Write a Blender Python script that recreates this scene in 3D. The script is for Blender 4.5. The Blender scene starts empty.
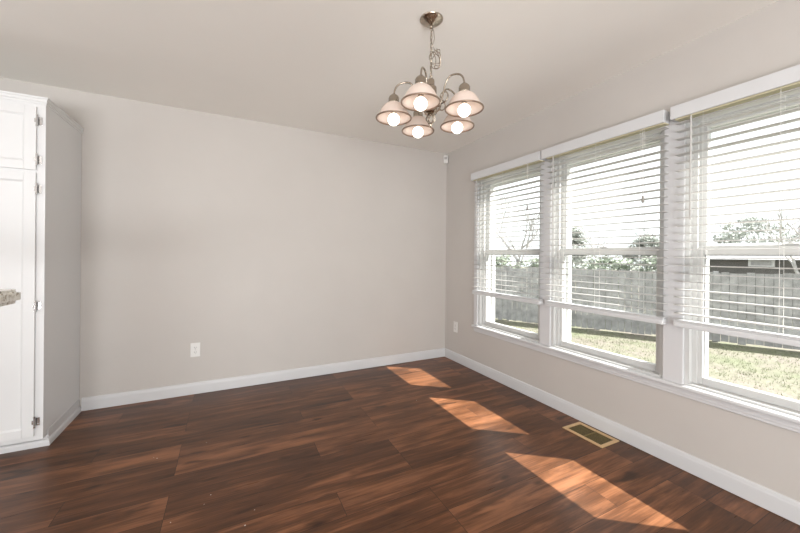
import bpy, bmesh, math, random
from mathutils import Vector, Matrix
random.seed(7)
C = bpy.context.scene.collection
sc = bpy.context.scene

# ------------------------------------------------------------------ camera
F_PX, YAW, ROLL, HC, YH = 339.136, 0.4659, 0.0087, 1.2079, 255.71
cam = bpy.data.cameras.new('camera'); co = bpy.data.objects.new('camera', cam); C.objects.link(co)
fw = Vector((math.sin(YAW), math.cos(YAW), 0)); rt = Vector((math.cos(YAW), -math.sin(YAW), 0)); up = Vector((0, 0, 1))
r2 = rt*math.cos(ROLL) + up*math.sin(ROLL); u2 = up*math.cos(ROLL) - rt*math.sin(ROLL)
m = Matrix((r2, u2, -fw)).transposed().to_4x4(); m.translation = Vector((0, 0, HC))
co.matrix_world = m
cam.sensor_width = 36; cam.lens = F_PX/800*36; cam.shift_y = -(266.5-YH)/800; cam.clip_start = 0.02
sc.camera = co

# ------------------------------------------------------------------ world, sun, large lights, exposure
sc.view_settings.view_transform = 'Standard'; sc.view_settings.look = 'None'
sc.view_settings.gamma = 1; sc.view_settings.use_curve_mapping = False
sc.view_settings.exposure = 0.0
w = bpy.data.worlds.new('hazy_sky'); sc.world = w; w.use_nodes = True
w.node_tree.nodes['Background'].inputs[0].default_value = (0.97, 0.985, 1.0, 1)
w.node_tree.nodes['Background'].inputs[1].default_value = 1.7

def lamp(name, kind, loc, energy, color=(1, 1, 1), direction=None, size=None):
    d = bpy.data.lights.new(name, kind); o = bpy.data.objects.new(name, d); C.objects.link(o)
    o.location = loc; d.energy = energy; d.color = color
    if direction is not None: o.rotation_euler = Vector(direction).to_track_quat('-Z', 'Y').to_euler()
    if size: d.shape = 'RECTANGLE'; d.size, d.size_y = size
    return o
SUN_DIR = Vector((-0.95, 0.72, -1.0))
s = lamp('sun', 'SUN', (8, -5, 9), 19.0, (1.0, 0.965, 0.93), SUN_DIR); s.data.angle = 0.009
# added out-of-view fill lights: two from behind the camera, one from the left
lamp('rear_fill', 'AREA', (-0.9, -2.95, 1.15), 46, (0.97, 0.98, 1.0), (0.1, 1, 0.2), (3.4, 1.9))
lamp('rear_fill_upward', 'AREA', (-0.9, -2.93, 0.55), 225, (0.98, 0.985, 1.0), (0.12, 0.75, 1.0), (3.4, 0.9))
lamp('left_fill', 'AREA', (-3.85, 0.2, 1.4), 26, (1.0, 0.98, 0.96), (1, 0.1, 0.6), (2.6, 1.6))

# ------------------------------------------------------------------ materials
def mat(name, color, rough=0.5, metal=0.0, spec=0.5, noise=0.0, nscale=20.0, bump=0.0, **kw):
    mt = bpy.data.materials.new(name); mt.use_nodes = True
    nt = mt.node_tree; b = nt.nodes['Principled BSDF']
    b.inputs['Base Color'].default_value = (*color, 1); b.inputs['Roughness'].default_value = rough
    b.inputs['Metallic'].default_value = metal; b.inputs['Specular IOR Level'].default_value = spec
    if noise or bump:
        tc = nt.nodes.new('ShaderNodeTexCoord'); n = nt.nodes.new('ShaderNodeTexNoise')
        n.inputs['Scale'].default_value = nscale; n.inputs['Detail'].default_value = 6
        nt.links.new(tc.outputs['Object'], n.inputs['Vector'])
        if noise:
            r = nt.nodes.new('ShaderNodeValToRGB')
            r.color_ramp.elements[0].position = 0.3; r.color_ramp.elements[1].position = 0.7
            r.color_ramp.elements[0].color = (*[c*(1-noise) for c in color], 1)
            r.color_ramp.elements[1].color = (*[min(1, c*(1+noise)) for c in color], 1)
            nt.links.new(n.outputs['Fac'], r.inputs['Fac']); nt.links.new(r.outputs['Color'], b.inputs['Base Color'])
        if bump:
            bp = nt.nodes.new('ShaderNodeBump'); bp.inputs['Strength'].default_value = bump; bp.inputs['Distance'].default_value = 0.01
            nt.links.new(n.outputs['Fac'], bp.inputs['Height']); nt.links.new(bp.outputs['Normal'], b.inputs['Normal'])
    for k, v in kw.items(): b.inputs[k].default_value = v
    return mt

M = {}
M['wall'] = mat('greige_wall_paint', (0.56, 0.527, 0.497), 0.6, noise=0.015, nscale=3, bump=0.02)
M['ceiling'] = mat('ceiling_paint', (0.87, 0.845, 0.80), 0.9, noise=0.01, nscale=2, bump=0.02)
M['white'] = mat('white_trim_paint', (0.65, 0.65, 0.66), 0.38, noise=0.01, nscale=4)
M['cabinet'] = mat('white_cabinet_paint', (0.72, 0.725, 0.73), 0.35, noise=0.01, nscale=3)
M['vinyl'] = mat('white_vinyl', (0.58, 0.58, 0.57), 0.35, noise=0.01, nscale=5)
M['slat'] = mat('white_blind_slat', (0.55, 0.54, 0.525), 0.4, noise=0.02, nscale=8)
M['valance'] = mat('white_valance', (0.66, 0.665, 0.675), 0.4, noise=0.01, nscale=6)
M['headrail'] = mat('bounce_yellow_headrail', (0.66, 0.61, 0.42), 0.45, noise=0.03, nscale=6)  # yellow of light bounced off the grass, put into the base colour
M['cord'] = mat('white_cord', (0.75, 0.74, 0.71), 0.8, noise=0.05, nscale=200)
M['wand'] = mat('clear_grey_wand', (0.55, 0.54, 0.52), 0.25, noise=0.03, nscale=50)
M['tassel'] = mat('grey_tassel', (0.32, 0.30, 0.27), 0.5, noise=0.05, nscale=50)
M['gasket'] = mat('grey_window_gasket', (0.25, 0.25, 0.25), 0.6, noise=0.05, nscale=30)
M['nickel'] = mat('brushed_nickel', (0.42, 0.36, 0.295), 0.25, 1.0, noise=0.06, nscale=60)
M['bronze'] = mat('bronze_rim', (0.33, 0.24, 0.18), 0.35, 0.8, noise=0.1, nscale=40)
M['chrome'] = mat('chrome_hinge', (0.62, 0.62, 0.62), 0.18, 1.0, noise=0.04, nscale=60)
M['brass'] = mat('pale_brass', (0.70, 0.49, 0.27), 0.45, 0.3, noise=0.06, nscale=40)
M['brass_dark'] = mat('olive_brass_louvre', (0.25, 0.19, 0.075), 0.45, 0.5, noise=0.1, nscale=50)
M['black'] = mat('dark_slot', (0.03, 0.028, 0.025), 0.7, noise=0.1, nscale=40)
M['plastic'] = mat('white_plastic', (0.78, 0.77, 0.75), 0.35, noise=0.01, nscale=30)
M['sensor_lens'] = mat('frosted_sensor_lens', (0.45, 0.44, 0.43), 0.3, noise=0.03, nscale=60)
M['fleck'] = mat('pale_crumb', (0.7, 0.66, 0.6), 0.8, noise=0.1, nscale=200)
M['fence'] = mat('weathered_fence_board', (0.33, 0.33, 0.33), 0.9, noise=0.28, nscale=5, bump=0.3)
M['bark'] = mat('hazed_grey_bark', (0.44, 0.43, 0.42), 0.9, noise=0.25, nscale=8, bump=0.5)  # paled as well, haze over the trees put into the bark colour
M['leaf_hazed'] = mat('hazed_evergreen_leaf', (0.37, 0.39, 0.35), 0.7, noise=0.3, nscale=3)  # distant haze lightened into the leaf colour
M['leaf_hedge'] = mat('hedge_leaf', (0.20, 0.235, 0.17), 0.6, noise=0.35, nscale=3)
M['grass_blade'] = mat('pale_grass_blade', (0.21, 0.23, 0.135), 0.8, noise=0.3, nscale=1.2)
M['shed_wall'] = mat('dark_siding', (0.13, 0.125, 0.12), 0.8, noise=0.1, nscale=4)
M['shed_roof'] = mat('pale_grey_shingle', (0.42, 0.42, 0.43), 0.9, noise=0.15, nscale=8)

def glass():
    mt = bpy.data.materials.new('window_glass'); mt.use_nodes = True; nt = mt.node_tree
    nt.nodes.remove(nt.nodes['Principled BSDF']); out = nt.nodes['Material Output']
    t = nt.nodes.new('ShaderNodeBsdfTransparent'); t.inputs[0].default_value = (0.95, 0.965, 0.96, 1)
    g = nt.nodes.new('ShaderNodeBsdfGlossy'); g.inputs['Roughness'].default_value = 0.02
    lw = nt.nodes.new('ShaderNodeLayerWeight'); lw.inputs['Blend'].default_value = 0.5
    pw = nt.nodes.new('ShaderNodeMath'); pw.operation = 'POWER'; pw.inputs[1].default_value = 4.0
    ma = nt.nodes.new('ShaderNodeMath'); ma.operation = 'MULTIPLY_ADD'; ma.inputs[1].default_value = 0.4; ma.inputs[2].default_value = 0.025
    mx = nt.nodes.new('ShaderNodeMixShader')
    nt.links.new(lw.outputs['Facing'], pw.inputs[0]); nt.links.new(pw.outputs[0], ma.inputs[0]); nt.links.new(ma.outputs[0], mx.inputs[0]); nt.links.new(t.outputs[0], mx.inputs[1]); nt.links.new(g.outputs[0], mx.inputs[2])
    nt.links.new(mx.outputs[0], out.inputs[0]); return mt
M['glass'] = glass()

def shade_mat():
    mt = bpy.data.materials.new('blush_alabaster_glass'); mt.use_nodes = True; nt = mt.node_tree
    nt.nodes.remove(nt.nodes['Principled BSDF']); out = nt.nodes['Material Output']
    tc = nt.nodes.new('ShaderNodeTexCoord'); n = nt.nodes.new('ShaderNodeTexNoise'); n.inputs['Scale'].default_value = 9
    r = nt.nodes.new('ShaderNodeValToRGB')
    r.color_ramp.elements[0].color = (0.78, 0.66, 0.59, 1); r.color_ramp.elements[1].color = (0.86, 0.76, 0.69, 1)
    d = nt.nodes.new('ShaderNodeBsdfDiffuse'); t = nt.nodes.new('ShaderNodeBsdfTranslucent')
    g = nt.nodes.new('ShaderNodeBsdfGlossy'); g.inputs['Roughness'].default_value = 0.3
    mx = nt.nodes.new('ShaderNodeMixShader'); mx.inputs[0].default_value = 0.28
    m2 = nt.nodes.new('ShaderNodeMixShader'); m2.inputs[0].default_value = 0.05
    nt.links.new(tc.outputs['Object'], n.inputs['Vector']); nt.links.new(n.outputs['Fac'], r.inputs['Fac'])
    nt.links.new(r.outputs[0], d.inputs[0]); nt.links.new(r.outputs[0], t.inputs[0])
    nt.links.new(d.outputs[0], mx.inputs[1]); nt.links.new(t.outputs[0], mx.inputs[2])
    nt.links.new(mx.outputs[0], m2.inputs[1]); nt.links.new(g.outputs[0], m2.inputs[2])
    nt.links.new(m2.outputs[0], out.inputs[0]); return mt
M['shade'] = shade_mat()
def emit(name, color, strength):
    mt = bpy.data.materials.new(name); mt.use_nodes = True; b = mt.node_tree.nodes['Principled BSDF']
    b.inputs['Base Color'].default_value = (*color, 1); b.inputs['Emission Color'].default_value = (*color, 1)
    b.inputs['Emission Strength'].default_value = strength; return mt
M['bulb'] = emit('glowing_bulb', (1.0, 0.93, 0.85), 4.5)

def floor_mat():
    mt = bpy.data.materials.new('dark_laminate_planks'); mt.use_nodes = True; nt = mt.node_tree; L = nt.links.new
    b = nt.nodes['Principled BSDF']
    def N(t, **k):
        n = nt.nodes.new(t)
        for a, v in k.items(): setattr(n, a, v)
        return n
    def val(n, name, v): n.inputs[name].default_value = v
    geo = N('ShaderNodeNewGeometry')
    mp = N('ShaderNodeMapping'); val(mp, 'Location', (0.26, 0.04, 0)); L(geo.outputs['Position'], mp.inputs[0])
    br = N('ShaderNodeTexBrick', offset=0.37, offset_frequency=3, squash=1.0)
    L(mp.outputs[0], br.inputs['Vector'])
    for k, v in (('Scale', 1.0), ('Mortar Size', 0.0012), ('Mortar Smooth', 0.2), ('Bias', 0.0), ('Brick Width', 1.2), ('Row Height', 0.172)): val(br, k, v)
    val(br, 'Color1', (0, 0, 0, 1)); val(br, 'Color2', (1, 1, 1, 1)); val(br, 'Mortar', (0.5, 0.5, 0.5, 1))
    # grain: long streaks along X, shifted plank by plank
    sep = N('ShaderNodeSeparateColor'); L(br.outputs['Color'], sep.inputs[0])
    off = N('ShaderNodeMath', operation='MULTIPLY'); L(sep.outputs[0], off.inputs[0]); off.inputs[1].default_value = 37.0
    m1 = N('ShaderNodeMapping'); val(m1, 'Scale', (1.3, 11.0, 1)); L(geo.outputs['Position'], m1.inputs[0])
    n1 = N('ShaderNodeTexNoise', noise_dimensions='4D'); L(m1.outputs[0], n1.inputs['Vector']); L(off.outputs[0], n1.inputs['W'])
    val(n1, 'Scale', 1.6); val(n1, 'Detail', 5); val(n1, 'Roughness', 0.6); val(n1, 'Distortion', 0.5)
    m2 = N('ShaderNodeMapping'); val(m2, 'Scale', (3.0, 90.0, 1)); L(geo.outputs['Position'], m2.inputs[0])
    n2 = N('ShaderNodeTexNoise', noise_dimensions='4D'); L(m2.outputs[0], n2.inputs['Vector']); L(off.outputs[0], n2.inputs['W'])
    val(n2, 'Scale', 1.5); val(n2, 'Detail', 4)
    m3 = N('ShaderNodeMapping'); val(m3, 'Scale', (2.2, 7.0, 1)); L(geo.outputs['Position'], m3.inputs[0])
    n3 = N('ShaderNodeTexNoise', noise_dimensions='4D'); L(m3.outputs[0], n3.inputs['Vector']); L(off.outputs[0], n3.inputs['W'])
    val(n3, 'Scale', 1.9); val(n3, 'Detail', 2)
    kn = N('ShaderNodeMapRange'); L(n3.outputs['Fac'], kn.inputs[0]); val(kn, 1, 0.28); val(kn, 2, 0.38); val(kn, 3, 0.35); val(kn, 4, 1.0)
    mix = N('ShaderNodeMath', operation='MULTIPLY_ADD'); L(n2.outputs['Fac'], mix.inputs[0]); mix.inputs[1].default_value = 0.36
    L(n1.outputs['Fac'], mix.inputs[2])
    ad = N('ShaderNodeMath', operation='MULTIPLY_ADD'); L(sep.outputs[0], ad.inputs[0]); ad.inputs[1].default_value = 0.20
    L(mix.outputs[0], ad.inputs[2])
    ramp = N('ShaderNodeValToRGB'); L(ad.outputs[0], ramp.inputs['Fac'])
    e = ramp.color_ramp.elements
    e[0].position = 0.50; e[0].color = FL[0]
    e[1].position = 1.0; e[1].color = FL[2]
    q = e.new(0.77); q.color = FL[1]
    mul = N('ShaderNodeMix', data_type='RGBA', blend_type='MULTIPLY'); val(mul, 'Factor', 1.0)
    L(ramp.outputs[0], mul.inputs[6]); L(kn.outputs[0], mul.inputs[7])
    seam = N('ShaderNodeMix', data_type='RGBA', blend_type='MIX'); L(br.outputs['Fac'], seam.inputs[0])
    L(mul.outputs[2], seam.inputs[6]); seam.inputs[7].default_value = (0.018, 0.010, 0.007, 1)
    L(seam.outputs[2], b.inputs['Base Color'])
    rr = N('ShaderNodeMapRange'); L(n2.outputs['Fac'], rr.inputs[0]); val(rr, 3, 0.22); val(rr, 4, 0.40); L(rr.outputs[0], b.inputs['Roughness'])
    bp = N('ShaderNodeBump'); val(bp, 'Strength', 0.12); val(bp, 'Distance', 0.003); L(n2.outputs['Fac'], bp.inputs['Height']); L(bp.outputs[0], b.inputs['Normal'])
    b.inputs['Specular IOR Level'].default_value = 0.28
    return mt
FL = [(0.036, 0.0145, 0.0068, 1), (0.115, 0.046, 0.020, 1), (0.28, 0.118, 0.055, 1)]
M['floor'] = floor_mat()

def lawn_mat():
    mt = bpy.data.materials.new('patchy_dry_lawn'); mt.use_nodes = True; nt = mt.node_tree; L = nt.links.new
    b = nt.nodes['Principled BSDF']; b.inputs['Roughness'].default_value = 0.95
    geo = nt.nodes.new('ShaderNodeNewGeometry')
    n1 = nt.nodes.new('ShaderNodeTexNoise'); n1.inputs['Scale'].default_value = 0.9; n1.inputs['Detail'].default_value = 6; n1.inputs['Roughness'].default_value = 0.7
    n2 = nt.nodes.new('ShaderNodeTexNoise'); n2.inputs['Scale'].default_value = 14; n2.inputs['Detail'].default_value = 5
    L(geo.outputs['Position'], n1.inputs['Vector']); L(geo.outputs['Position'], n2.inputs['Vector'])
    r = nt.nodes.new('ShaderNodeValToRGB'); e = r.color_ramp.elements
    e[0].position = 0.40; e[0].color = LW[0]; e[1].position = 0.62; e[1].color = LW[1]
    L(n1.outputs['Fac'], r.inputs['Fac'])
    mx = nt.nodes.new('ShaderNodeMix'); mx.data_type = 'RGBA'; mx.blend_type = 'OVERLAY'; mx.inputs[0].default_value = 0.5
    L(r.outputs[0], mx.inputs[6]); L(n2.outputs['Fac'], mx.inputs[7]); L(mx.outputs[2], b.inputs['Base Color'])
    return mt
LW = [(0.20, 0.175, 0.145, 1), (0.16, 0.17, 0.105, 1)]
M['lawn'] = lawn_mat()

def granite():
    mt = bpy.data.materials.new('speckled_granite'); mt.use_nodes = True; nt = mt.node_tree; L = nt.links.new
    b = nt.nodes['Principled BSDF']; b.inputs['Roughness'].default_value = 0.15
    tc = nt.nodes.new('ShaderNodeTexCoord')
    v = nt.nodes.new('ShaderNodeTexNoise'); v.inputs['Scale'].default_value = 55; v.inputs['Detail'].default_value = 4; v.inputs['Roughness'].default_value = 0.7
    L(tc.outputs['Object'], v.inputs['Vector'])
    r = nt.nodes.new('ShaderNodeValToRGB'); e = r.color_ramp.elements
    e[0].position = 0.33; e[0].color = (0.10, 0.085, 0.07, 1); e[1].position = 0.60; e[1].color = (0.80, 0.79, 0.74, 1)
    q = e.new(0.42); q.color = (0.42, 0.38, 0.30, 1); q = e.new(0.47); q.color = (0.70, 0.68, 0.61, 1)
    L(v.outputs['Fac'], r.inputs['Fac']); L(r.outputs[0], b.inputs['Base Color']); return mt
M['granite'] = granite()

# ------------------------------------------------------------------ mesh helpers
def box(bm, a, b, bevel=0.0, seg=2):
    c = [(a[i]+b[i])/2 for i in range(3)]; d = [abs(b[i]-a[i]) for i in range(3)]
    r = bmesh.ops.create_cube(bm, size=1.0, matrix=Matrix.Translation(c) @ Matrix.Diagonal((*d, 1)))
    if bevel:
        es = {e for v in r['verts'] for e in v.link_edges}
        bmesh.ops.bevel(bm, geom=list(es), offset=min(bevel, min(d)*0.45), segments=seg, affect='EDGES', profile=0.6)
def tube(bm, pts, rad, seg=8, caps=True):
    pts = [Vector(p) for p in pts]; rads = rad if isinstance(rad, (list, tuple)) else [rad]*len(pts)
    rings = []; ref = None
    for i, p in enumerate(pts):
        t = (pts[min(i+1, len(pts)-1)] - pts[max(i-1, 0)])
        t = t.normalized() if t.length > 1e-9 else Vector((0, 0, 1))
        if ref is None: ref = Vector((1, 0, 0)) if abs(t.x) < 0.8 else Vector((0, 1, 0))
        n = (ref - t*ref.dot(t)).normalized(); ref = n; bn = t.cross(n)
        rings.append([bm.verts.new(p + (n*math.cos(2*math.pi*k/seg) + bn*math.sin(2*math.pi*k/seg))*rads[i]) for k in range(seg)])
    for a, b in zip(rings, rings[1:]):
        for k in range(seg): bm.faces.new((a[k], a[(k+1) % seg], b[(k+1) % seg], b[k]))
    if caps:
        bm.faces.new(list(reversed(rings[0]))); bm.faces.new(rings[-1])
def torus(bm, mtx, R, r, seg=24, sub=8, sx=1.0, sy=1.0):
    rings = []
    for i in range(seg):
        a = 2*math.pi*i/seg; c = Vector((math.cos(a)*R*sx, math.sin(a)*R*sy, 0)); n = Vector((math.cos(a), math.sin(a), 0))
        rings.append([bm.verts.new(mtx @ (c + n*math.cos(2*math.pi*k/sub)*r + Vector((0, 0, math.sin(2*math.pi*k/sub)*r)))) for k in range(sub)])
    for i in range(seg):
        a, b = rings[i], rings[(i+1) % seg]
        for k in range(sub): bm.faces.new((a[k], b[k], b[(k+1) % sub], a[(k+1) % sub]))
def lathe(bm, prof, center=(0, 0, 0), seg=40, caps=False):
    cx, cy, cz = center; rings = []
    for r, z in prof:
        rings.append([bm.verts.new((cx+r*math.cos(2*math.pi*k/seg), cy+r*math.sin(2*math.pi*k/seg), cz+z)) for k in range(seg)])
    for a, b in zip(rings, rings[1:]):
        for k in range(seg): bm.faces.new((a[k], a[(k+1) % seg], b[(k+1) % seg], b[k]))
    if caps:
        bm.faces.new(list(reversed(rings[0]))); bm.faces.new(rings[-1])
def sweep(bm, prof, pts, normals):
    """extrude a 2-D profile (out, z) through pts; normals = horizontal outward vectors (mitred) per point"""
    rings = [[bm.verts.new((p[0]+n[0]*o, p[1]+n[1]*o, p[2]+z)) for o, z in prof] for p, n in zip(pts, normals)]
    k = len(prof)
    for a, b in zip(rings, rings[1:]):
        for i in range(k): bm.faces.new((a[i], a[(i+1) % k], b[(i+1) % k], b[i]))
    bm.faces.new(rings[0]); bm.faces.new(list(reversed(rings[-1])))
def obj(name, bm, m, parent=None, smooth=False, origin=None):
    bmesh.ops.recalc_face_normals(bm, faces=bm.faces)
    me = bpy.data.meshes.new(name)
    if origin is None and parent is None and len(bm.verts):
        xs = [v.co for v in bm.verts]
        origin = Vector(((min(v.x for v in xs)+max(v.x for v in xs))/2, (min(v.y for v in xs)+max(v.y for v in xs))/2, min(v.z for v in xs)))
    if parent is not None: origin = Vector(WL[parent.name])
    bmesh.ops.translate(bm, verts=bm.verts, vec=-Vector(origin))
    bm.to_mesh(me); bm.free(); me.materials.append(m)
    if smooth:
        for p in me.polygons: p.use_smooth = True
    o = bpy.data.objects.new(name, me); C.objects.link(o)
    if parent is not None: o.parent = parent
    else: o.location = origin
    WL[o.name] = Vector(origin)
    return o
WL = {}
def tag(o, label, cat, group=None):
    o['label'] = label; o['category'] = cat
    if group: o['group'] = group
    return o
def thing(name, label, cat, loc, group=None):
    o = bpy.data.objects.new(name, None); C.objects.link(o); o.location = loc; o.empty_display_size = 0.1
    WL[o.name] = Vector(loc)
    return tag(o, label, cat, group)
def struct(o): o['kind'] = 'structure'; return o
def sempty(name, loc):
    o = bpy.data.objects.new(name, None); C.objects.link(o); o.location = loc; WL[o.name] = Vector(loc); return struct(o)
def NB(): return bmesh.new()
def boxes(*bs, bevel=0.0):
    bm = NB()
    for a, b in bs: box(bm, a, b, bevel)
    return bm

# ------------------------------------------------------------------ room shell
XR, YB, H = 2.3292, 3.4026, 2.44
XO = XR + 0.15                                  # outer face of window wall
XL, YF = -4.0, -3.0
PITCH = 0.8985; WC = [2.3985, 1.5, 0.6015]      # window unit centres along Y, room corner outwards
UH = 0.3985                                     # half width of a window unit
ZS, ZH = 0.487, 2.0                             # sill and head heights
struct(obj('floor', boxes(((XL, YF, -0.05), (XR, YB, 0))), M['floor']))
struct(obj('ceiling', boxes(((XL, YF, H), (XO, YB+0.12, H+0.08))), M['ceiling']))
struct(obj('wall_back', boxes(((XL, YB, -0.05), (XO, YB+0.12, H))), M['wall']))
bm = NB()
for y0, y1 in ((YF, WC[2]-UH), (WC[2]+UH, WC[1]-UH), (WC[1]+UH, WC[0]-UH), (WC[0]+UH, YB)): box(bm, (XR, y0, ZS-0.025), (XO, y1, ZH))
box(bm, (XR, YF, -0.9), (XO, YB, ZS-0.025)); box(bm, (XR, YF, ZH), (XO, YB, H))
struct(obj('wall_right', bm, M['wall']))
bm = NB(); box(bm, (XL-0.12, YF, -0.05), (XL, -1.3, H)); box(bm, (XL-0.12, 1.7, -0.05), (XL, YB, H)); box(bm, (XL-0.12, -1.3, 2.3), (XL, 1.7, H)); box(bm, (XL-0.12, -1.3, -0.05), (XL, 1.7, 0.5))
struct(obj('wall_left', bm, M['wall']))
bm = NB(); box(bm, (XL-0.12, YF-0.12, -0.05), (-2.7, YF, H)); box(bm, (0.9, YF-0.12, -0.05), (XO, YF, H)); box(bm, (-2.7, YF-0.12, 2.25), (0.9, YF, H))
struct(obj('wall_front', bm, M['wall']))

# baseboards with a rounded top bead and a shadow gap
BP = [(0, 0.003), (0.013, 0.003), (0.013, 0.072), (0.0125, 0.080), (0.0105, 0.087), (0.0105, 0.092), (0.008, 0.098), (0.004, 0.101), (0, 0.102)]
bm = NB(); sweep(bm, BP, [(-0.998, YB, 0), (XR, YB, 0)], [(0, -1), (-1, -1)]); struct(obj('baseboard_back', bm, M['white']))
bm = NB(); sweep(bm, BP, [(XR, YF, 0), (XR, YB, 0)], [(-1, 0), (-1, -1)]); struct(obj('baseboard_right', bm, M['white']))

# window casing: mullion boards, side casing, head casing, stool and apron
XC = XR - 0.018
y_out = WC[0]+UH+0.055; y_in = WC[2]-UH-0.055
bm = NB()
for y0, y1 in ((WC[0]+UH, y_out), (WC[1]+UH, WC[0]-UH), (WC[2]+UH, WC[1]-UH), (y_in, WC[2]-UH)): box(bm, (XC, y0, ZS), (XR, y1, ZH), 0.003)
box(bm, (XC, y_in, ZH), (XR, y_out, ZH+0.055), 0.003)
struct(obj('trim_1', bm, M['white']))
SP = [(-0.031, 0.0), (0.030, 0.0), (0.036, 0.003), (0.039, 0.009), (0.039, 0.016), (0.036, 0.022), (0.030, 0.025), (-0.031, 0.025)]
bm = NB(); sweep(bm, SP, [(XR, y_in-0.02, ZS-0.025), (XR, y_out+0.012, ZS-0.025)], [(-1, 0), (-1, 0)]); struct(obj('trim_2', bm, M['white']))
AP = [(0.0, -0.045), (0.010, -0.045), (0.012, -0.042), (0.012, -0.030), (0.016, -0.027), (0.016, -0.014), (0.021, -0.011), (0.021, 0.0), (0.0, 0.0)]
bm = NB(); sweep(bm, AP, [(XR, y_in, ZS-0.025), (XR, y_out, ZS-0.025)], [(-1, 0), (-1, 0)]); struct(obj('trim_3', bm, M['white']))

# three double-hung windows
def ring(bm, x0, x1, yc, hw, z0, z1, t, tb=None, tt=None, bevel=0.0):
    tb = t if tb is None else tb; tt = t if tt is None else tt
    box(bm, (x0, yc-hw, z0), (x1, yc-hw+t, z1), bevel); box(bm, (x0, yc+hw-t, z0), (x1, yc+hw, z1), bevel)
    box(bm, (x0, yc-hw+t, z0), (x1, yc+hw-t, z0+tb), bevel); box(bm, (x0, yc-hw+t, z1-tt), (x1, yc+hw-t, z1), bevel)
for i, yc in enumerate(WC):
    wn = sempty('window_%d' % (i+1), (XR+0.08, yc, ZS))
    bm = NB(); ring(bm, XR-0.001, XR+0.155, yc, UH, ZS, ZH, 0.022, 0.012, 0.022)          # jamb box
    ring(bm, XR+0.030, XR+0.042, yc, UH-0.02, ZS, ZH-0.02, 0.024, 0.008, 0.012)        # inner stop
    ring(bm, XR+0.155, XR+0.195, yc, UH+0.05, ZS-0.04, ZH+0.04, 0.085, 0.028, 0.085)     # outer brickmould
    obj('window_frame', bm, M['vinyl'], wn)
    hs, hg = 0.3755, 0.332
    bm = NB(); ring(bm, 2.372, 2.410, yc, hs, ZS+0.012, 1.277, hs-hg, 0.042, 0.050, 0.004)
    box(bm, (2.366, yc-0.05, 1.262), (2.374, yc+0.05, 1.272), 0.002)
    lo = obj('lower_sash', bm, M['vinyl'], wn)
    WL[lo.name] = WL[wn.name]
    bm = NB(); ring(bm, 2.386, 2.3865, yc, hg+0.001, ZS+0.050, 1.228, 0.005); obj('glazing_gasket', bm, M['gasket'], lo)
    bm = NB(); box(bm, (2.389, yc-hg, 0.538), (2.393, yc+hg, 1.228)); obj('pane', bm, M['glass'], lo)
    bm = NB(); ring(bm, 2.414, 2.452, yc, hs, 1.232, ZH-0.021, hs-hg, 0.042, 0.030, 0.004)
    us = obj('upper_sash', bm, M['vinyl'], wn); WL[us.name] = WL[wn.name]
    bm = NB(); box(bm, (2.431, yc-hg, 1.273), (2.435, yc+hg, ZH-0.050)); obj('pane', bm, M['glass'], us)
    bm = NB(); box(bm, (2.360, yc-0.028, 1.277), (2.395, yc+0.028, 1.283), 0.002); tube(bm, [(2.378, yc, 1.283), (2.378, yc, 1.290)], 0.010, 12); box(bm, (2.372, yc-0.006, 1.288), (2.384, yc+0.030, 1.294), 0.002)
    obj('sash_lock', bm, M['vinyl'], lo)

# unseen glazed door behind the camera, added as an opening for daylight
dn = sempty('added_patio_door', (-0.9, YF-0.06, 0))
bm = NB()
for x0, x1 in ((-2.7, -2.63), (-0.94, -0.86), (0.83, 0.9)): box(bm, (x0, YF-0.1, 0), (x1, YF-0.02, 2.25))
box(bm, (-2.63, YF-0.1, 0), (-0.94, YF-0.02, 0.06)); box(bm, (-0.86, YF-0.1, 0), (0.83, YF-0.02, 0.06)); box(bm, (-2.63, YF-0.1, 2.18), (-0.94, YF-0.02, 2.25)); box(bm, (-0.86, YF-0.1, 2.18), (0.83, YF-0.02, 2.25))
obj('door_frame', bm, M['vinyl'], dn)
bm = NB(); box(bm, (-2.63, YF-0.06, 0.06), (-0.94, YF-0.055, 2.18)); box(bm, (-0.86, YF-0.06, 0.06), (0.83, YF-0.055, 2.18)); obj('door_glass', bm, M['glass'], dn)
wk = sempty('window_4', (XL-0.06, 0.2, 0.5))  # unseen left window, the opening behind the left fill light
bm = NB()
box(bm, (XL-0.1, -1.3, 0.5), (XL-0.02, -1.24, 2.3)); box(bm, (XL-0.1, 1.64, 0.5), (XL-0.02, 1.7, 2.3)); box(bm, (XL-0.1, -1.24, 0.5), (XL-0.02, 1.64, 0.56)); box(bm, (XL-0.1, -1.24, 2.24), (XL-0.02, 1.64, 2.3))
obj('window_frame', bm, M['vinyl'], wk)
bm = NB(); box(bm, (XL-0.06, -1.24, 0.56), (XL-0.055, 1.64, 2.24)); obj('pane', bm, M['glass'], wk)

# ------------------------------------------------------------------ pantry cabinet
CX, CY, CW = -1.013, 2.838, 1.10
cab = thing('pantry_cabinet', 'tall white pantry cabinet with paneled doors standing against the back wall', 'cabinet', (CX-CW/2, (CY+YB)/2, 0))
bm = NB()
box(bm, (CX-CW, CY+0.019, 0.068), (CX, YB-0.002, 2.118))
obj('carcass', bm, M['cabinet'], cab)
bm = NB()
xr = CX-0.055; xl = CX-CW+0.055
for a, b in (((xr, CY, 0.068), (CX, CY+0.019, 2.118)), ((CX-CW, CY, 0.068), (xl, CY+0.019, 2.118)), ((xl, CY, 0.068), (xr, CY+0.019, 0.105)), ((xl, CY, 1.688), (xr, CY+0.019, 1.712)), ((xl, CY, 2.075), (xr, CY+0.019, 2.118))): box(bm, a, b)
obj('face_frame', bm, M['cabinet'], cab)
bm = NB(); box(bm, (CX-CW, CY+0.060, 0.0), (CX-0.0005, YB-0.002, 0.068)); obj('toe_kick', bm, M['cabinet'], cab)
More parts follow.
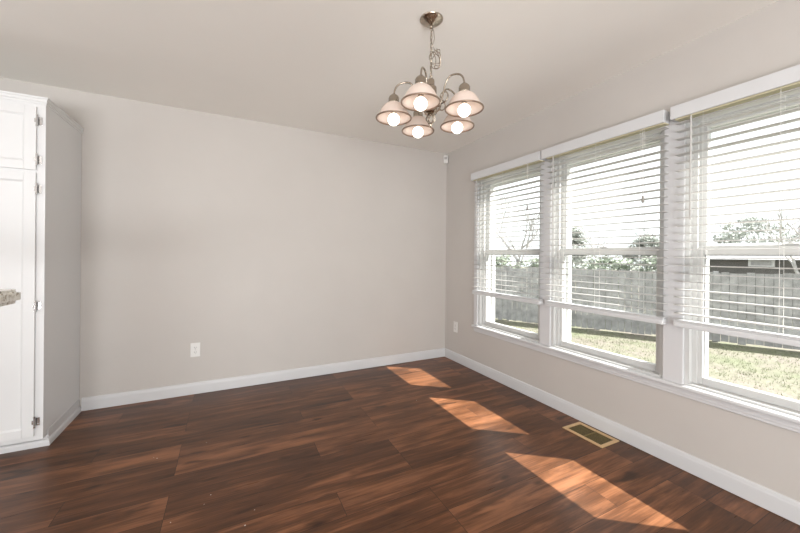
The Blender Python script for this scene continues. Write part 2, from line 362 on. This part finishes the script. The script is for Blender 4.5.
# plinth moulding: low shoe in front, flat base with shoe on the side
SH = [(0.0, 0.0), (0.014, 0.0), (0.014, 0.024), (0.010, 0.036), (0.003, 0.041), (0.0, 0.041)]
bm = NB(); sweep(bm, SH, [(CX-CW, CY+0.058, 0), (CX, CY+0.058, 0), (CX, YB-0.003, 0)], [(0, -1), (1, -1), (1, 0)])
obj('shoe_moulding', bm, M['white'], cab)
bm = NB(); box(bm, (CX-0.0004, CY+0.060, 0.0), (CX+0.003, YB-0.003, 0.098), 0.001); obj('side_base', bm, M['white'], cab)
CP = [(0.0, 0.0), (0.004, 0.0), (0.004, 0.012), (0.008, 0.016), (0.008, 0.030), (0.013, 0.034), (0.013, 0.044), (0.0, 0.044)]
bm = NB(); sweep(bm, CP, [(CX-CW, CY, 2.112), (CX, CY, 2.112), (CX, YB-0.003, 2.112)], [(0, -1), (1, -1), (1, 0)])
box(bm, (CX-CW, CY, 2.118), (CX, YB-0.003, 2.154))
obj('crown_moulding', bm, M['cabinet'], cab)
def panel_door(x0, x1, z0, z1, hinge_side, hz):
    y1 = CY-0.001; y0 = y1-0.013; st = 0.052
    bm = NB()
    for a, b in (((x0, y0, z0), (x0+st, y1, z1)), ((x1-st, y0, z0), (x1, y1, z1)), ((x0+st, y0, z0), (x1-st, y1, z0+st)), ((x0+st, y0, z1-st), (x1-st, y1, z1))): box(bm, a, b, 0.0025)
    box(bm, (x0+st-0.004, y0+0.008, z0+st-0.004), (x1-st+0.004, y1, z1-st+0.004))
    # sticking: sloped inner edge around the panel
    i0, i1, j0, j1, q = x0+st, x1-st, z0+st, z1-st, 0.010
    A = [(i0, y0+0.0015, j0), (i1, y0+0.0015, j0), (i1, y0+0.0015, j1), (i0, y0+0.0015, j1)]
    B = [(i0+q, y0+0.0078, j0+q), (i1-q, y0+0.0078, j0+q), (i1-q, y0+0.0078, j1-q), (i0+q, y0+0.0078, j1-q)]
    va = [bm.verts.new(v) for v in A]; vb = [bm.verts.new(v) for v in B]
    for k in range(4): bm.faces.new((va[k], va[(k+1) % 4], vb[(k+1) % 4], vb[k]))
    d = obj('door', bm, M['cabinet'], cab); WL[d.name] = WL[cab.name]
    for z in hz:
        bm = NB(); s = 1 if hinge_side == 'r' else -1; xe = x1 if s > 0 else x0
        tube(bm, [(xe+s*0.004, y0-0.003, z-0.029), (xe+s*0.004, y0-0.003, z+0.029)], 0.0042, 10)
        for dz in (-0.031, 0.031): tube(bm, [(xe+s*0.004, y0-0.003, z+dz-0.003), (xe+s*0.004, y0-0.003, z+dz+0.003)], 0.0055, 10)
        a = (xe+s*0.006, y1-0.0035, z-0.024); b = (xe+s*0.024, y1-0.0005, z+0.024)
        box(bm, (min(a[0], b[0]), a[1], a[2]), (max(a[0], b[0]), b[1], b[2]), 0.001)
        box(bm, (min(xe, xe-s*0.008), y0-0.002, z-0.012), (max(xe, xe-s*0.008), y0+0.001, z+0.012), 0.0006)
        tube(bm, [(xe+s*0.0165, y1-0.0035, z-0.014), (xe+s*0.0165, y1-0.0055, z-0.014)], 0.003, 8)
        tube(bm, [(xe+s*0.0165, y1-0.0035, z+0.014), (xe+s*0.0165, y1-0.0055, z+0.014)], 0.003, 8)
        obj('hinge', bm, M['chrome'], d)
    bm = NB(); s = -1 if hinge_side == 'r' else 1; xk = (x0+0.026) if s < 0 else (x1-0.026); zk = z0+0.10 if z0 > 1 else 1.05
    prof = [(0.006, 0), (0.005, 0.010), (0.013, 0.016), (0.015, 0.022), (0.010, 0.027), (0.001, 0.028)]
    lathe(bm, prof, seg=20); bmesh.ops.transform(bm, matrix=Matrix.Translation((xk, y0, zk)) @ Matrix.Rotation(math.pi/2, 4, 'X'), verts=bm.verts)
    obj('knob', bm, M['chrome'], d, True)
xm = CX-CW/2
for (x0, x1, hsd) in ((xm+0.0015, xr+0.017, 'r'), (xl-0.017, xm-0.0015, 'l')):
    panel_door(x0, x1, 1.708, 2.092, hsd, (2.008, 1.772))
    panel_door(x0, x1, 0.093, 1.692, hsd, (1.594, 0.884, 0.180))

# ------------------------------------------------------------------ raised granite bar (only its rounded corner shows)
bm = NB(); pts = []
gx, gy, gr = -0.652, 1.685, 0.035
for k in range(9):
    a = k/8*math.pi/2; pts.append((gx-gr+gr*math.cos(a), gy-gr+gr*math.sin(a)))
pts = [(gx, 0.9)] + pts + [(-1.15, gy), (-1.15, 0.9)]
vs = [bm.verts.new((x, y, 1.031)) for x, y in pts]; f = bm.faces.new(vs)
ex = bmesh.ops.extrude_face_region(bm, geom=[f]); bmesh.ops.translate(bm, vec=(0, 0, 0.049), verts=[g for g in ex['geom'] if isinstance(g, bmesh.types.BMVert)])
hor = [e for e in bm.edges if abs(e.verts[0].co.z-e.verts[1].co.z) < 1e-5]
bmesh.ops.bevel(bm, geom=hor, offset=0.012, segments=3, affect='EDGES')
tag(obj('granite_countertop', bm, M['granite']), 'speckled cream granite bar top with a rounded corner at the left edge', 'countertop')
struct(obj('wall_bar', boxes(((-1.12, 0.9, 0), (-1.0, 1.58, 1.031))), M['wall']))

# ------------------------------------------------------------------ blinds
XBF, XBB = 2.258, 2.308        # slat front and back edges
def blind(yc, hw, vy0, vy1, label, cord_y, wand_y, tz):
    b = thing('window_blind', label, 'blind', (2.285, yc, 0.815), 'white slatted blinds on the right wall')
    bm = NB(); n = 25; z0 = 0.895; z1 = 1.972
    for k in range(n):
        z = z0 + (z1-z0)*k/(n-1); tl = random.uniform(-0.0012, 0.0012)
        # slightly crowned slat
        P = [(XBF, z-0.0012-tl), (XBF+0.0125, z+0.0006-tl/2), (XBF+0.025, z+0.0012), (XBF+0.0375, z+0.0006+tl/2), (XBB, z-0.0012+tl)]
        T = [(x, zz+0.0028) for x, zz in P]
        A = [bm.verts.new((x, yc-hw, zz)) for x, zz in P+T[::-1]]; B = [bm.verts.new((x, yc+hw, zz)) for x, zz in P+T[::-1]]
        m_ = len(A)
        for q in range(m_): bm.faces.new((A[q], A[(q+1) % m_], B[(q+1) % m_], B[q]))
        bm.faces.new(A[::-1]); bm.faces.new(B)
    obj('slats', bm, M['slat'], b)
    bm = NB(); box(bm, (XBF-0.002, yc-hw, 0.818), (XBB+0.001, yc+hw, 0.848), 0.008, 3)
    for q in range(2): box(bm, (XBF+0.001, yc-hw+0.001, 0.8485+q*0.006), (XBB-0.001, yc+hw-0.001, 0.8535+q*0.006), 0.001)
    obj('bottom_rail', bm, M['valance'], b)
    bm = NB(); box(bm, (2.262, yc-hw, 1.992), (2.310, yc+hw, 2.040), 0.002); obj('headrail', bm, M['headrail'], b)
    bm = NB()
    box(bm, (2.245, vy0, 1.998), (2.256, vy1, 2.070), 0.002)
    box(bm, (2.256, vy0, 1.998), (2.311, vy0+0.010, 2.070), 0.0015); box(bm, (2.256, vy1-0.010, 1.998), (2.311, vy1, 2.070), 0.0015)
    obj('valance', bm, M['valance'], b)
    for cy in (yc+hw-0.13, yc, yc-hw+0.13):
        bm = NB()
        for x in (XBF-0.0015, XBB+0.0015): tube(bm, [(x, cy, 0.836), (x, cy, 1.995)], 0.0009, 5)
        for k in range(n):
            z = z0 + (z1-z0)*k/(n-1) - 0.0045; tube(bm, [(XBF-0.0015, cy, z), (XBB+0.0015, cy, z)], 0.0006, 4)
        obj('ladder_cord', bm, M['cord'], b)
    bm = NB()
    for dy in (-0.005, 0.006): tube(bm, [(2.250, cord_y+dy, 1.995), (2.2505, cord_y+dy*0.6, (1.995+tz)/2), (2.251, cord_y, tz)], 0.0011, 6)
    lc = obj('lift_cord', bm, M['cord'], b); WL[lc.name] = WL[b.name]
    bm = NB(); lathe(bm, [(0.002, 0.012), (0.005, 0.008), (0.0065, -0.010), (0.0075, -0.028), (0.003, -0.032)], (2.251, cord_y, tz), 12, True)
    obj('tassel', bm, M['tassel'], lc, True)
    bm = NB(); tube(bm, [(2.249, wand_y, 1.985), (2.248, wand_y, 1.42)], 0.0045, 6); tube(bm, [(2.249, wand_y, 1.985), (2.253, wand_y, 1.996)], 0.002, 6)
    obj('tilt_wand', bm, M['wand'], b)
blind(2.3865, 0.4275, 1.958, 2.836, 'white blind over the window nearest the room corner', 2.085, 2.745, 1.635)
blind(1.490, 0.4145, 1.075, 1.940, 'white blind over the middle window of three', 1.185, 1.83, 1.575)
blind(0.6085, 0.4165, 0.175, 1.042, 'white blind over the nearest window, cut off by the right photo edge', 0.30, 0.945, 1.66)

# ------------------------------------------------------------------ chandelier
HX, HY = 0.9305, 1.510
ch = thing('chandelier', 'brushed nickel five-arm chandelier with glowing bell shades hanging from the ceiling', 'chandelier', (HX, HY, H))
bm = NB(); lathe(bm, [(0.0005, -0.030), (0.012, -0.030), (0.016, -0.026), (0.028, -0.022), (0.045, -0.015), (0.056, -0.007), (0.061, -0.002), (0.061, 0.0)], (HX, HY, H), 40)
tube(bm, [(HX, HY, H-0.028), (HX, HY, H-0.046)], 0.006, 10); obj('canopy', bm, M['nickel'], ch, True)
bm = NB(); z = H-0.050; k = 0
torus(bm, Matrix.Translation((HX, HY, z)) @ Matrix.Rotation(math.pi/2, 4, 'X'), 0.009, 0.0018, 16, 6); z -= 0.018
while z > 2.142:
    torus(bm, Matrix.Translation((HX, HY, z-0.006)) @ Matrix.Rotation(math.pi/2*(k % 2)+0.4, 4, 'Z') @ Matrix.Rotation(math.pi/2, 4, 'X'), 0.0085, 0.0021, 16, 6, 0.62, 1.45); z -= 0.0195; k += 1
torus(bm, Matrix.Translation((HX, HY, 2.138)) @ Matrix.Rotation(math.pi/2, 4, 'X'), 0.009, 0.0018, 16, 6)
obj('chain', bm, M['nickel'], ch, True)
# surplus cord and chain bunched half way down
bm = NB(); pts = []
for i in range(90):
    t = i/89; a = t*2*math.pi*3.3
    pts.append((HX + 0.026 + 0.024*math.sin(a*1.0) + 0.010*math.sin(a*2.3), HY - 0.010 + 0.016*math.cos(a*1.3), 2.245 + 0.045*math.cos(a) - 0.016*t))
tube(bm, pts, 0.0021, 6)
tube(bm, [(HX+0.003, HY, H-0.04), (HX+0.012, HY-0.004, 2.38), (HX+0.016, HY-0.006, 2.34), (HX+0.006, HY-0.002, 2.305), pts[0]], 0.0018, 6)
tube(bm, [pts[-1], (HX+0.004, HY+0.003, 2.21), (HX-0.004, HY, 2.17), (HX, HY, 2.13)], 0.0018, 6)
obj('surplus_cord', bm, M['nickel'], ch, True)
bm = NB(); lathe(bm,
      [(0.0005, 2.134), (0.008, 2.132), (0.017, 2.126), (0.019, 2.116), (0.019, 2.092), (0.029, 2.086), (0.030, 2.080), (0.030, 2.030), (0.027, 2.022), (0.027, 2.004), (0.035, 1.998), (0.036, 1.992), (0.036, 1.958), (0.031, 1.950), (0.0005, 1.948)], (HX, HY, 0), 32)
obj('column', bm, M['nickel'], ch, True)
bm = NB()   # cage of twisted rods closing on a small ball
for q in range(6):
    a0 = q*math.pi/3; pp = []
    for i in range(13):
        t = i/12; rr = 0.006 + 0.017*math.sin(math.pi*t)**0.8 if 0 < t < 1 else 0.006
        pp.append((HX+rr*math.cos(a0+t*0.9), HY+rr*math.sin(a0+t*0.9), 1.950-0.055*t))
    tube(bm, pp, 0.0032, 6)
lathe(bm, [(0.0005, 0.006), (0.008, 0.004), (0.010, -0.002), (0.006, -0.010), (0.003, -0.016), (0.0005, -0.018)], (HX, HY, 1.893), 16)
obj('finial', bm, M['nickel'], ch, True)
RA, ZR, RR = 0.192, 1.924, 0.0925
a0 = math.atan2(1.376-HY, 0.793-HX)
for k in range(5):
    a = a0 + k*2*math.pi/5; ux, uy = math.cos(a), math.sin(a)
    P = lambda r, z: (HX+ux*r, HY+uy*r, z)
    # arm: leaves the column low, sweeps up and over to the holder, scroll below
    bez = []
    ctl = [(0.024, 1.985), (0.085, 1.930), (0.060, 2.112), (0.122, 2.112)], [(0.122, 2.112), (0.172, 2.112), (0.190, 2.088), (RA, 2.044)]
    for c in ctl:
        for i in range(13):
            t = i/12; q = [(1-t)**3, 3*t*(1-t)**2, 3*t*t*(1-t), t**3]
            bez.append(P(sum(q[j]*c[j][0] for j in range(4)), sum(q[j]*c[j][1] for j in range(4))))
    bm = NB(); tube(bm, bez, 0.0046, 8)
    sp = []
    for i in range(30):
        t = i/29; an = -2.2 + t*6.6; rr = 0.036*(1-0.72*t); sp.append(P(0.074+rr*math.cos(an), 2.020+rr*math.sin(an)))
    tube(bm, sp, 0.0035, 6)
    arm = obj('arm', bm, M['nickel'], ch, True); WL[arm.name] = WL[ch.name]
    hx, hy, _ = P(RA, 0)
    bm = NB(); lathe(bm, [(0.0005, 2.053), (0.008, 2.052), (0.015, 2.046), (0.024, 2.038), (0.0275, 2.030), (0.0275, 2.010), (0.030, 2.008), (0.030, 2.002), (0.020, 2.000), (0.019, 1.972), (0.013, 1.966), (0.013, 1.944), (0.0005, 1.944)], (hx, hy, 0), 28); obj('shade_holder', bm, M['nickel'], arm, True)
    outer = [(0.026, 2.004), (0.036, 2.000), (0.052, 1.988), (0.066, 1.970), (0.076, 1.950), (0.084, 1.936), (RR-0.001, ZR+0.003)]
    inner = [(r-0.004, z-0.003) for r, z in outer[::-1]]; inner[0] = (RR-0.005, ZR+0.003)
    bm = NB(); lathe(bm, outer+inner, (hx, hy, 0), 40); obj('lamp_shade', bm, M['shade'], arm, True)
    bm = NB(); torus(bm, Matrix.Translation((hx, hy, ZR+0.001)), RR-0.002, 0.0042, 40, 8); obj('shade_rim', bm, M['bronze'], arm, True)
    bm = NB(); lathe(bm, [(max(0.0005, 0.031*math.sin(math.pi*q/14)), 1.918-0.031*math.cos(math.pi*q/14)) for q in range(15)], (hx, hy, 0), 24)
    obj('light_bulb', bm, M['bulb'], arm, True)

# ------------------------------------------------------------------ outlets, sensor, floor register
def outlet(name_label, center, nx, ny):
    """plate on a wall; (nx, ny) is the direction it faces"""
    t = thing('wall_outlet', name_label, 'outlet', center); tx, ty = -ny, nx
    def bx(bm, u0, u1, v0, v1, d0, d1, bev=0.0):
        xs = [center[0]+tx*u0+nx*d0, center[0]+tx*u1+nx*d1]; ys = [center[1]+ty*u0+ny*d0, center[1]+ty*u1+ny*d1]
        box(bm, (min(xs), min(ys), center[2]+v0), (max(xs), max(ys), center[2]+v1), bev)
    bm = NB(); bx(bm, -0.036, 0.036, -0.060, 0.060, 0.0, 0.006, 0.0025); obj('plate', bm, M['plastic'], t)
    for v in (-0.020, 0.020):
        bm = NB(); bx(bm, -0.017, 0.017, v-0.014, v+0.014, 0.0055, 0.0075, 0.001); r = obj('receptacle', bm, M['plastic'], t); WL[r.name] = WL[t.name]
        bm = NB(); bx(bm, -0.008, -0.0055, v-0.003, v+0.006, 0.0074, 0.0079); bx(bm, 0.0055, 0.008, v-0.003, v+0.006, 0.0074, 0.0079); bx(bm, -0.002, 0.002, v-0.010, v-0.006, 0.0074, 0.0079); obj('slot', bm, M['black'], r)
    bm = NB(); bx(bm, -0.003, 0.003, -0.003, 0.003, 0.0055, 0.0068, 0.001); obj('screw', bm, M['chrome'], t)
outlet('white duplex outlet on the back wall left of center', (-0.256, YB, 0.382), 0, -1)
outlet('white outlet on the right wall beside the room corner', (XR, 3.19, 0.395), -1, 0)

ms = thing('motion_sensor', 'small white motion sensor high in the room corner', 'sensor', (XR-0.028, YB-0.028, 2.335))
bm = NB(); box(bm, (-0.026, -0.016, -0.045), (0.026, 0.016, 0.045), 0.007, 3)
box(bm, (-0.018, 0.016, -0.03), (0.018, 0.026, 0.03))
bmesh.ops.transform(bm, matrix=Matrix.Translation((XR-0.035, YB-0.035, 2.36)) @ Matrix.Rotation(math.radians(-45), 4, 'Z'), verts=bm.verts)
obj('sensor_body', bm, M['plastic'], ms)
bm = NB(); box(bm, (-0.017, -0.019, -0.004), (0.017, -0.014, 0.026), 0.004)
bmesh.ops.transform(bm, matrix=Matrix.Translation((XR-0.035, YB-0.035, 2.36)) @ Matrix.Rotation(math.radians(-45), 4, 'Z'), verts=bm.verts)
obj('sensor_lens', bm, M['sensor_lens'], ms)

x0, x1, y0, y1 = 2.114, 2.298, 1.337, 1.623
rg = thing('floor_register', 'pale brass floor register beside the right baseboard', 'vent', ((x0+x1)/2, (y0+y1)/2, 0))
def frame_ring(bm, x0, x1, y0, y1, wd, z0, z1, bev):
    box(bm, (x0, y0, z0), (x1, y0+wd, z1), bev); box(bm, (x0, y1-wd, z0), (x1, y1, z1), bev)
    box(bm, (x0, y0+wd, z0), (x0+wd, y1-wd, z1), bev); box(bm, (x1-wd, y0+wd, z0), (x1, y1-wd, z1), bev)
bm = NB(); frame_ring(bm, x0, x1, y0, y1, 0.024, 0.0, 0.006, 0.002); obj('frame', bm, M['brass'], rg)
bm = NB(); box(bm, (x0+0.025, y0+0.025, 0.0002), (x1-0.025, y1-0.025, 0.0008)); obj('duct_opening', bm, M['black'], rg)
bm = NB()
nb = 10
for k in range(nb):
    x = x0+0.033+(x1-x0-0.066)*k/(nb-1)
    for ya, yb_ in ((y0+0.027, (y0+y1)/2-0.004), ((y0+y1)/2+0.004, y1-0.027)): box(bm, (x-0.0026, ya, 0.0010), (x+0.0026, yb_, 0.0030), 0.0006)
box(bm, (x0+0.026, (y0+y1)/2-0.004, 0.001), (x1-0.026, (y0+y1)/2+0.004, 0.005), 0.001)
obj('louvers', bm, M['brass_dark'], rg)

# flecks of debris on the boards
spots = [(153.8, 457.5), (206.4, 442.6), (210.7, 495), (204, 504.4), (254.7, 510), (245, 525.6), (170.5, 522.7), (416.5, 400.7), (157, 458.5)]
def floor_pt(u, v):
    d = fw + r2*((u-400)/F_PX) - u2*((v-YH)/F_PX); t = -HC/d.z; return Vector((0, 0, HC)) + d*t
first = None
for q, (u, v) in enumerate(spots):
    p = floor_pt(u, v)
    if first is None:
        bm = NB(); bmesh.ops.create_icosphere(bm, subdivisions=1, radius=0.0036)
        for vv in bm.verts: vv.co = Vector((vv.co.x*random.uniform(0.7, 1.3), vv.co.y*random.uniform(0.6, 1.1), (vv.co.z+0.0036)*0.35))
        o = obj('debris_fleck', bm, M['fleck'], None, False, Vector((0, 0, 0))); first = o
        tag(o, 'tiny pale fleck of debris lying on the dark wood floor', 'debris', 'flecks of debris on the floor')
    else:
        o = first.copy(); C.objects.link(o)
    o.location = (p.x, p.y, 0.0); o.rotation_euler = (0, 0, random.uniform(0, 6)); o.scale = [random.uniform(0.6, 1.0)]*3

# ------------------------------------------------------------------ outdoors
GZ = -0.8
bm = NB(); box(bm, (XO, -14, GZ-0.1), (60, 50, GZ)); struct(obj('lawn', bm, M['lawn']))
A0, A1 = Vector((13.2, -0.69, 0)), Vector((5.2, 12.11, 0))
dirv = (A1-A0).normalized(); nrm = Vector((-dirv.y, dirv.x, 0))
if nrm.dot(Vector((-1, 0, 0))) < 0: nrm = -nrm
fn = thing('wooden_fence', 'weathered grey wooden privacy fence along the back of the lawn', 'fence', ((A0+A1)/2 + Vector((0, 0, GZ))))
bm = NB(); Lf = (A1-A0).length; s_ = 0.0
def obox(bm, p, l, t, z0, z1, off):
    """box along the fence from distance p, length l, thickness t, offset off towards the house"""
    r = bmesh.ops.create_cube(bm, size=1.0)
    mt = Matrix((( dirv.x, nrm.x, 0, 0), (dirv.y, nrm.y, 0, 0), (0, 0, 1, 0), (0, 0, 0, 1)))
    c = A0 + dirv*(p+l/2) + nrm*off; mt.translation = Vector((c.x, c.y, (z0+z1)/2))
    bmesh.ops.transform(bm, matrix=mt @ Matrix.Diagonal((l, t, z1-z0, 1)), verts=r['verts'])
while s_ < Lf:
    obox(bm, s_, 0.136, 0.018, GZ+0.03+random.uniform(-0.02, 0.02), 0.88+random.uniform(-0.03, 0.02), random.uniform(-0.004, 0.004)); s_ += 0.146
obj('fence_boards', bm, M['fence'], fn)
for zr in (GZ+0.30, GZ+0.85, GZ+1.40):
    bm = NB(); obox(bm, 0, Lf, 0.04, zr, zr+0.09, -0.03); obj('fence_rail', bm, M['fence'], fn)
s_ = 0.4
while s_ < Lf:
    bm = NB(); obox(bm, s_, 0.09, 0.09, GZ-0.05, 0.90, -0.10); obj('fence_post', bm, M['fence'], fn); s_ += 2.44

def leaves(bm, pts, size, n):
    for _ in range(n):
        p = random.choice(pts); c = Vector(p[0]) + Vector((random.gauss(0, 1)*p[1], random.gauss(0, 1)*p[1], random.gauss(0, 1)*p[2]))
        if c.z < GZ+0.05: continue
        a = Vector((random.gauss(0, 1), random.gauss(0, 1), random.gauss(0, 1))).normalized(); b_ = a.orthogonal().normalized(); s1 = size*random.uniform(0.5, 1.3)
        v = [bm.verts.new(c + a*s1*ca + b_*s1*0.5*cb) for ca, cb in ((-1, 0), (0, -1), (1, 0), (0, 1))]
        bm.faces.new(v)
def branch(bm, p, d, l, r, depth, tips, spread=0.55, upb=0.25):
    q = p; pts = [p]; rs = [r]
    for i in range(3):
        d = (d + Vector((random.gauss(0, .12), random.gauss(0, .12), random.gauss(0, .08)))).normalized(); q = q + d*l/3; pts.append(q); rs.append(r*(1-0.16*(i+1)))
    tube(bm, pts, rs, 5 if depth < 3 else 4, False)
    if depth == 0: tips.append(q); return
    for k in range(3 if depth > 1 else 4):
        st = pts[random.choice((2, 3, 3))]
        nd = (d + Vector((random.gauss(0, spread), random.gauss(0, spread), random.gauss(0, spread*0.7)+upb))).normalized()
        branch(bm, st, nd, l*random.uniform(0.6, 0.8), r*0.55, depth-1, tips, spread, upb)
def bare_tree(x, y, h, label, depth=4):
    t = thing('bare_tree', label, 'tree', (x, y, GZ)); tips = []
    bm = NB(); branch(bm, Vector((x, y, GZ)), Vector((0, 0, 1)), h*0.36, h*0.025, depth, tips); obj('branches', bm, M['bark'], t); return t, tips
def evergreen(x, y, h, wd, label, n=4200):
    t = thing('evergreen_tree', label, 'tree', (x, y, GZ))
    bm = NB(); tube(bm, [(x, y, GZ), (x, y, GZ+h*0.6)], [0.14, 0.05], 8); obj('trunk', bm, M['bark'], t)
    pts = []
    for k in range(70):
        f = random.uniform(0.15, 0.97); rad = wd*0.5*math.sin(math.pi*min(1, (1.02-f)*0.75+0.02))
        a = random.uniform(0, 6.283); rr = rad*random.uniform(0.3, 1)
        pts.append(((x+rr*math.cos(a), y+rr*math.sin(a), GZ+h*f), 0.16, 0.12))
    bm = NB(); leaves(bm, pts, 0.10, n); obj('foliage', bm, M['leaf_hazed'], t)
def hedge(x, y, rx, h, label, group, n=2600):
    t = thing('hedge_bush', label, 'bush', (x, y, GZ), group)
    bm = NB()
    for k in range(5): tube(bm, [(x+random.gauss(0, .05), y+random.gauss(0, .05), GZ), (x+random.gauss(0, .4), y+random.gauss(0, .4), GZ+h*0.8)], [0.03, 0.01], 5)
    obj('stem', bm, M['bark'], t)
    pts = [((x+random.gauss(0, rx*0.4), y+random.gauss(0, rx*0.4), GZ+h*random.uniform(0.15, 0.97)), 0.13, 0.08) for _ in range(60)]
    bm = NB(); leaves(bm, pts, 0.075, n); obj('foliage', bm, M['leaf_hedge'], t)

# shrubs just over the fence, seen under the meeting rails of the far and middle windows
hl = 'dark green bush showing over the fence through the far and middle windows'
for k in range(6):
    p = A0 + dirv*(5.9 + k*1.75) - nrm*(1.9+random.uniform(0, .2))
    hedge(p.x, p.y, 0.85, 2.06+random.uniform(-0.1, 0.12), hl, 'bushes behind the fence')
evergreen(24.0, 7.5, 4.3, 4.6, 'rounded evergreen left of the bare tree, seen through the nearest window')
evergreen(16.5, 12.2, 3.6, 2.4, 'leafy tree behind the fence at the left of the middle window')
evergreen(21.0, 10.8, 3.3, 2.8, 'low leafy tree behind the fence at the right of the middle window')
bare_tree(15.0, 3.5, 4.3, 'leafless branching tree at the right photo edge beyond the fence')
bare_tree(11.5, 11.3, 5.2, 'large leafless tree seen through the window nearest the room corner')
bare_tree(21.0, 13.4, 4.2, 'leafless tree behind the fence in the middle of the middle window')

sh = thing('neighbouring_shed', 'low dark outbuilding with a pale roof beyond the fence', 'building', (18, 5.0, GZ))
bm = NB(); box(bm, (17.6, 3.2, GZ), (20.2, 8.0, 1.18)); obj('wall', bm, M['shed_wall'], sh)
bm = NB()
P = [(17.3, 1.18), (18.9, 1.85), (20.5, 1.18)]
A = [bm.verts.new((x, 2.9, z)) for x, z in P]; B = [bm.verts.new((x, 8.4, z)) for x, z in P]
for a, b_ in ((0, 1), (1, 2), (2, 0)): bm.faces.new((A[a], A[b_], B[b_], B[a]))
bm.faces.new(A); bm.faces.new(B[::-1]); obj('roof', bm, M['shed_roof'], sh)
bm = NB(); box(bm, (17.54, 4.85, 0.92), (17.61, 5.55, 1.19)); wf = obj('window', bm, M['white'], sh); WL[wf.name] = WL[sh.name]
bm = NB(); box(bm, (17.52, 4.93, 0.97), (17.545, 5.47, 1.14)); obj('pane', bm, M['shed_roof'], wf)

# short grass: nobody could count the blades
bm = NB()
for _ in range(6000):
    y = random.uniform(0.2, 9); f = random.random()**0.7; xf = A0.x + (y-A0.y)*(dirv.x/dirv.y)
    x = XO+0.6 + (xf-XO-0.8)*f
    if x > xf-0.15: continue
    for q in range(3):
        px, py = x+random.gauss(0, .03), y+random.gauss(0, .03); a = random.uniform(0, 6.28); h_ = random.uniform(0.02, 0.06); wd = 0.004
        dx, dy = math.cos(a)*wd, math.sin(a)*wd; lx, ly = random.gauss(0, .02), random.gauss(0, .02)
        v = [bm.verts.new((px-dx, py-dy, GZ)), bm.verts.new((px+dx, py+dy, GZ)), bm.verts.new((px+lx, py+ly, GZ+h_))]; bm.faces.new(v)
g = obj('grass', bm, M['grass_blade']); g['kind'] = 'stuff'; tag(g, 'patchy pale green grass growing on the back lawn', 'grass')
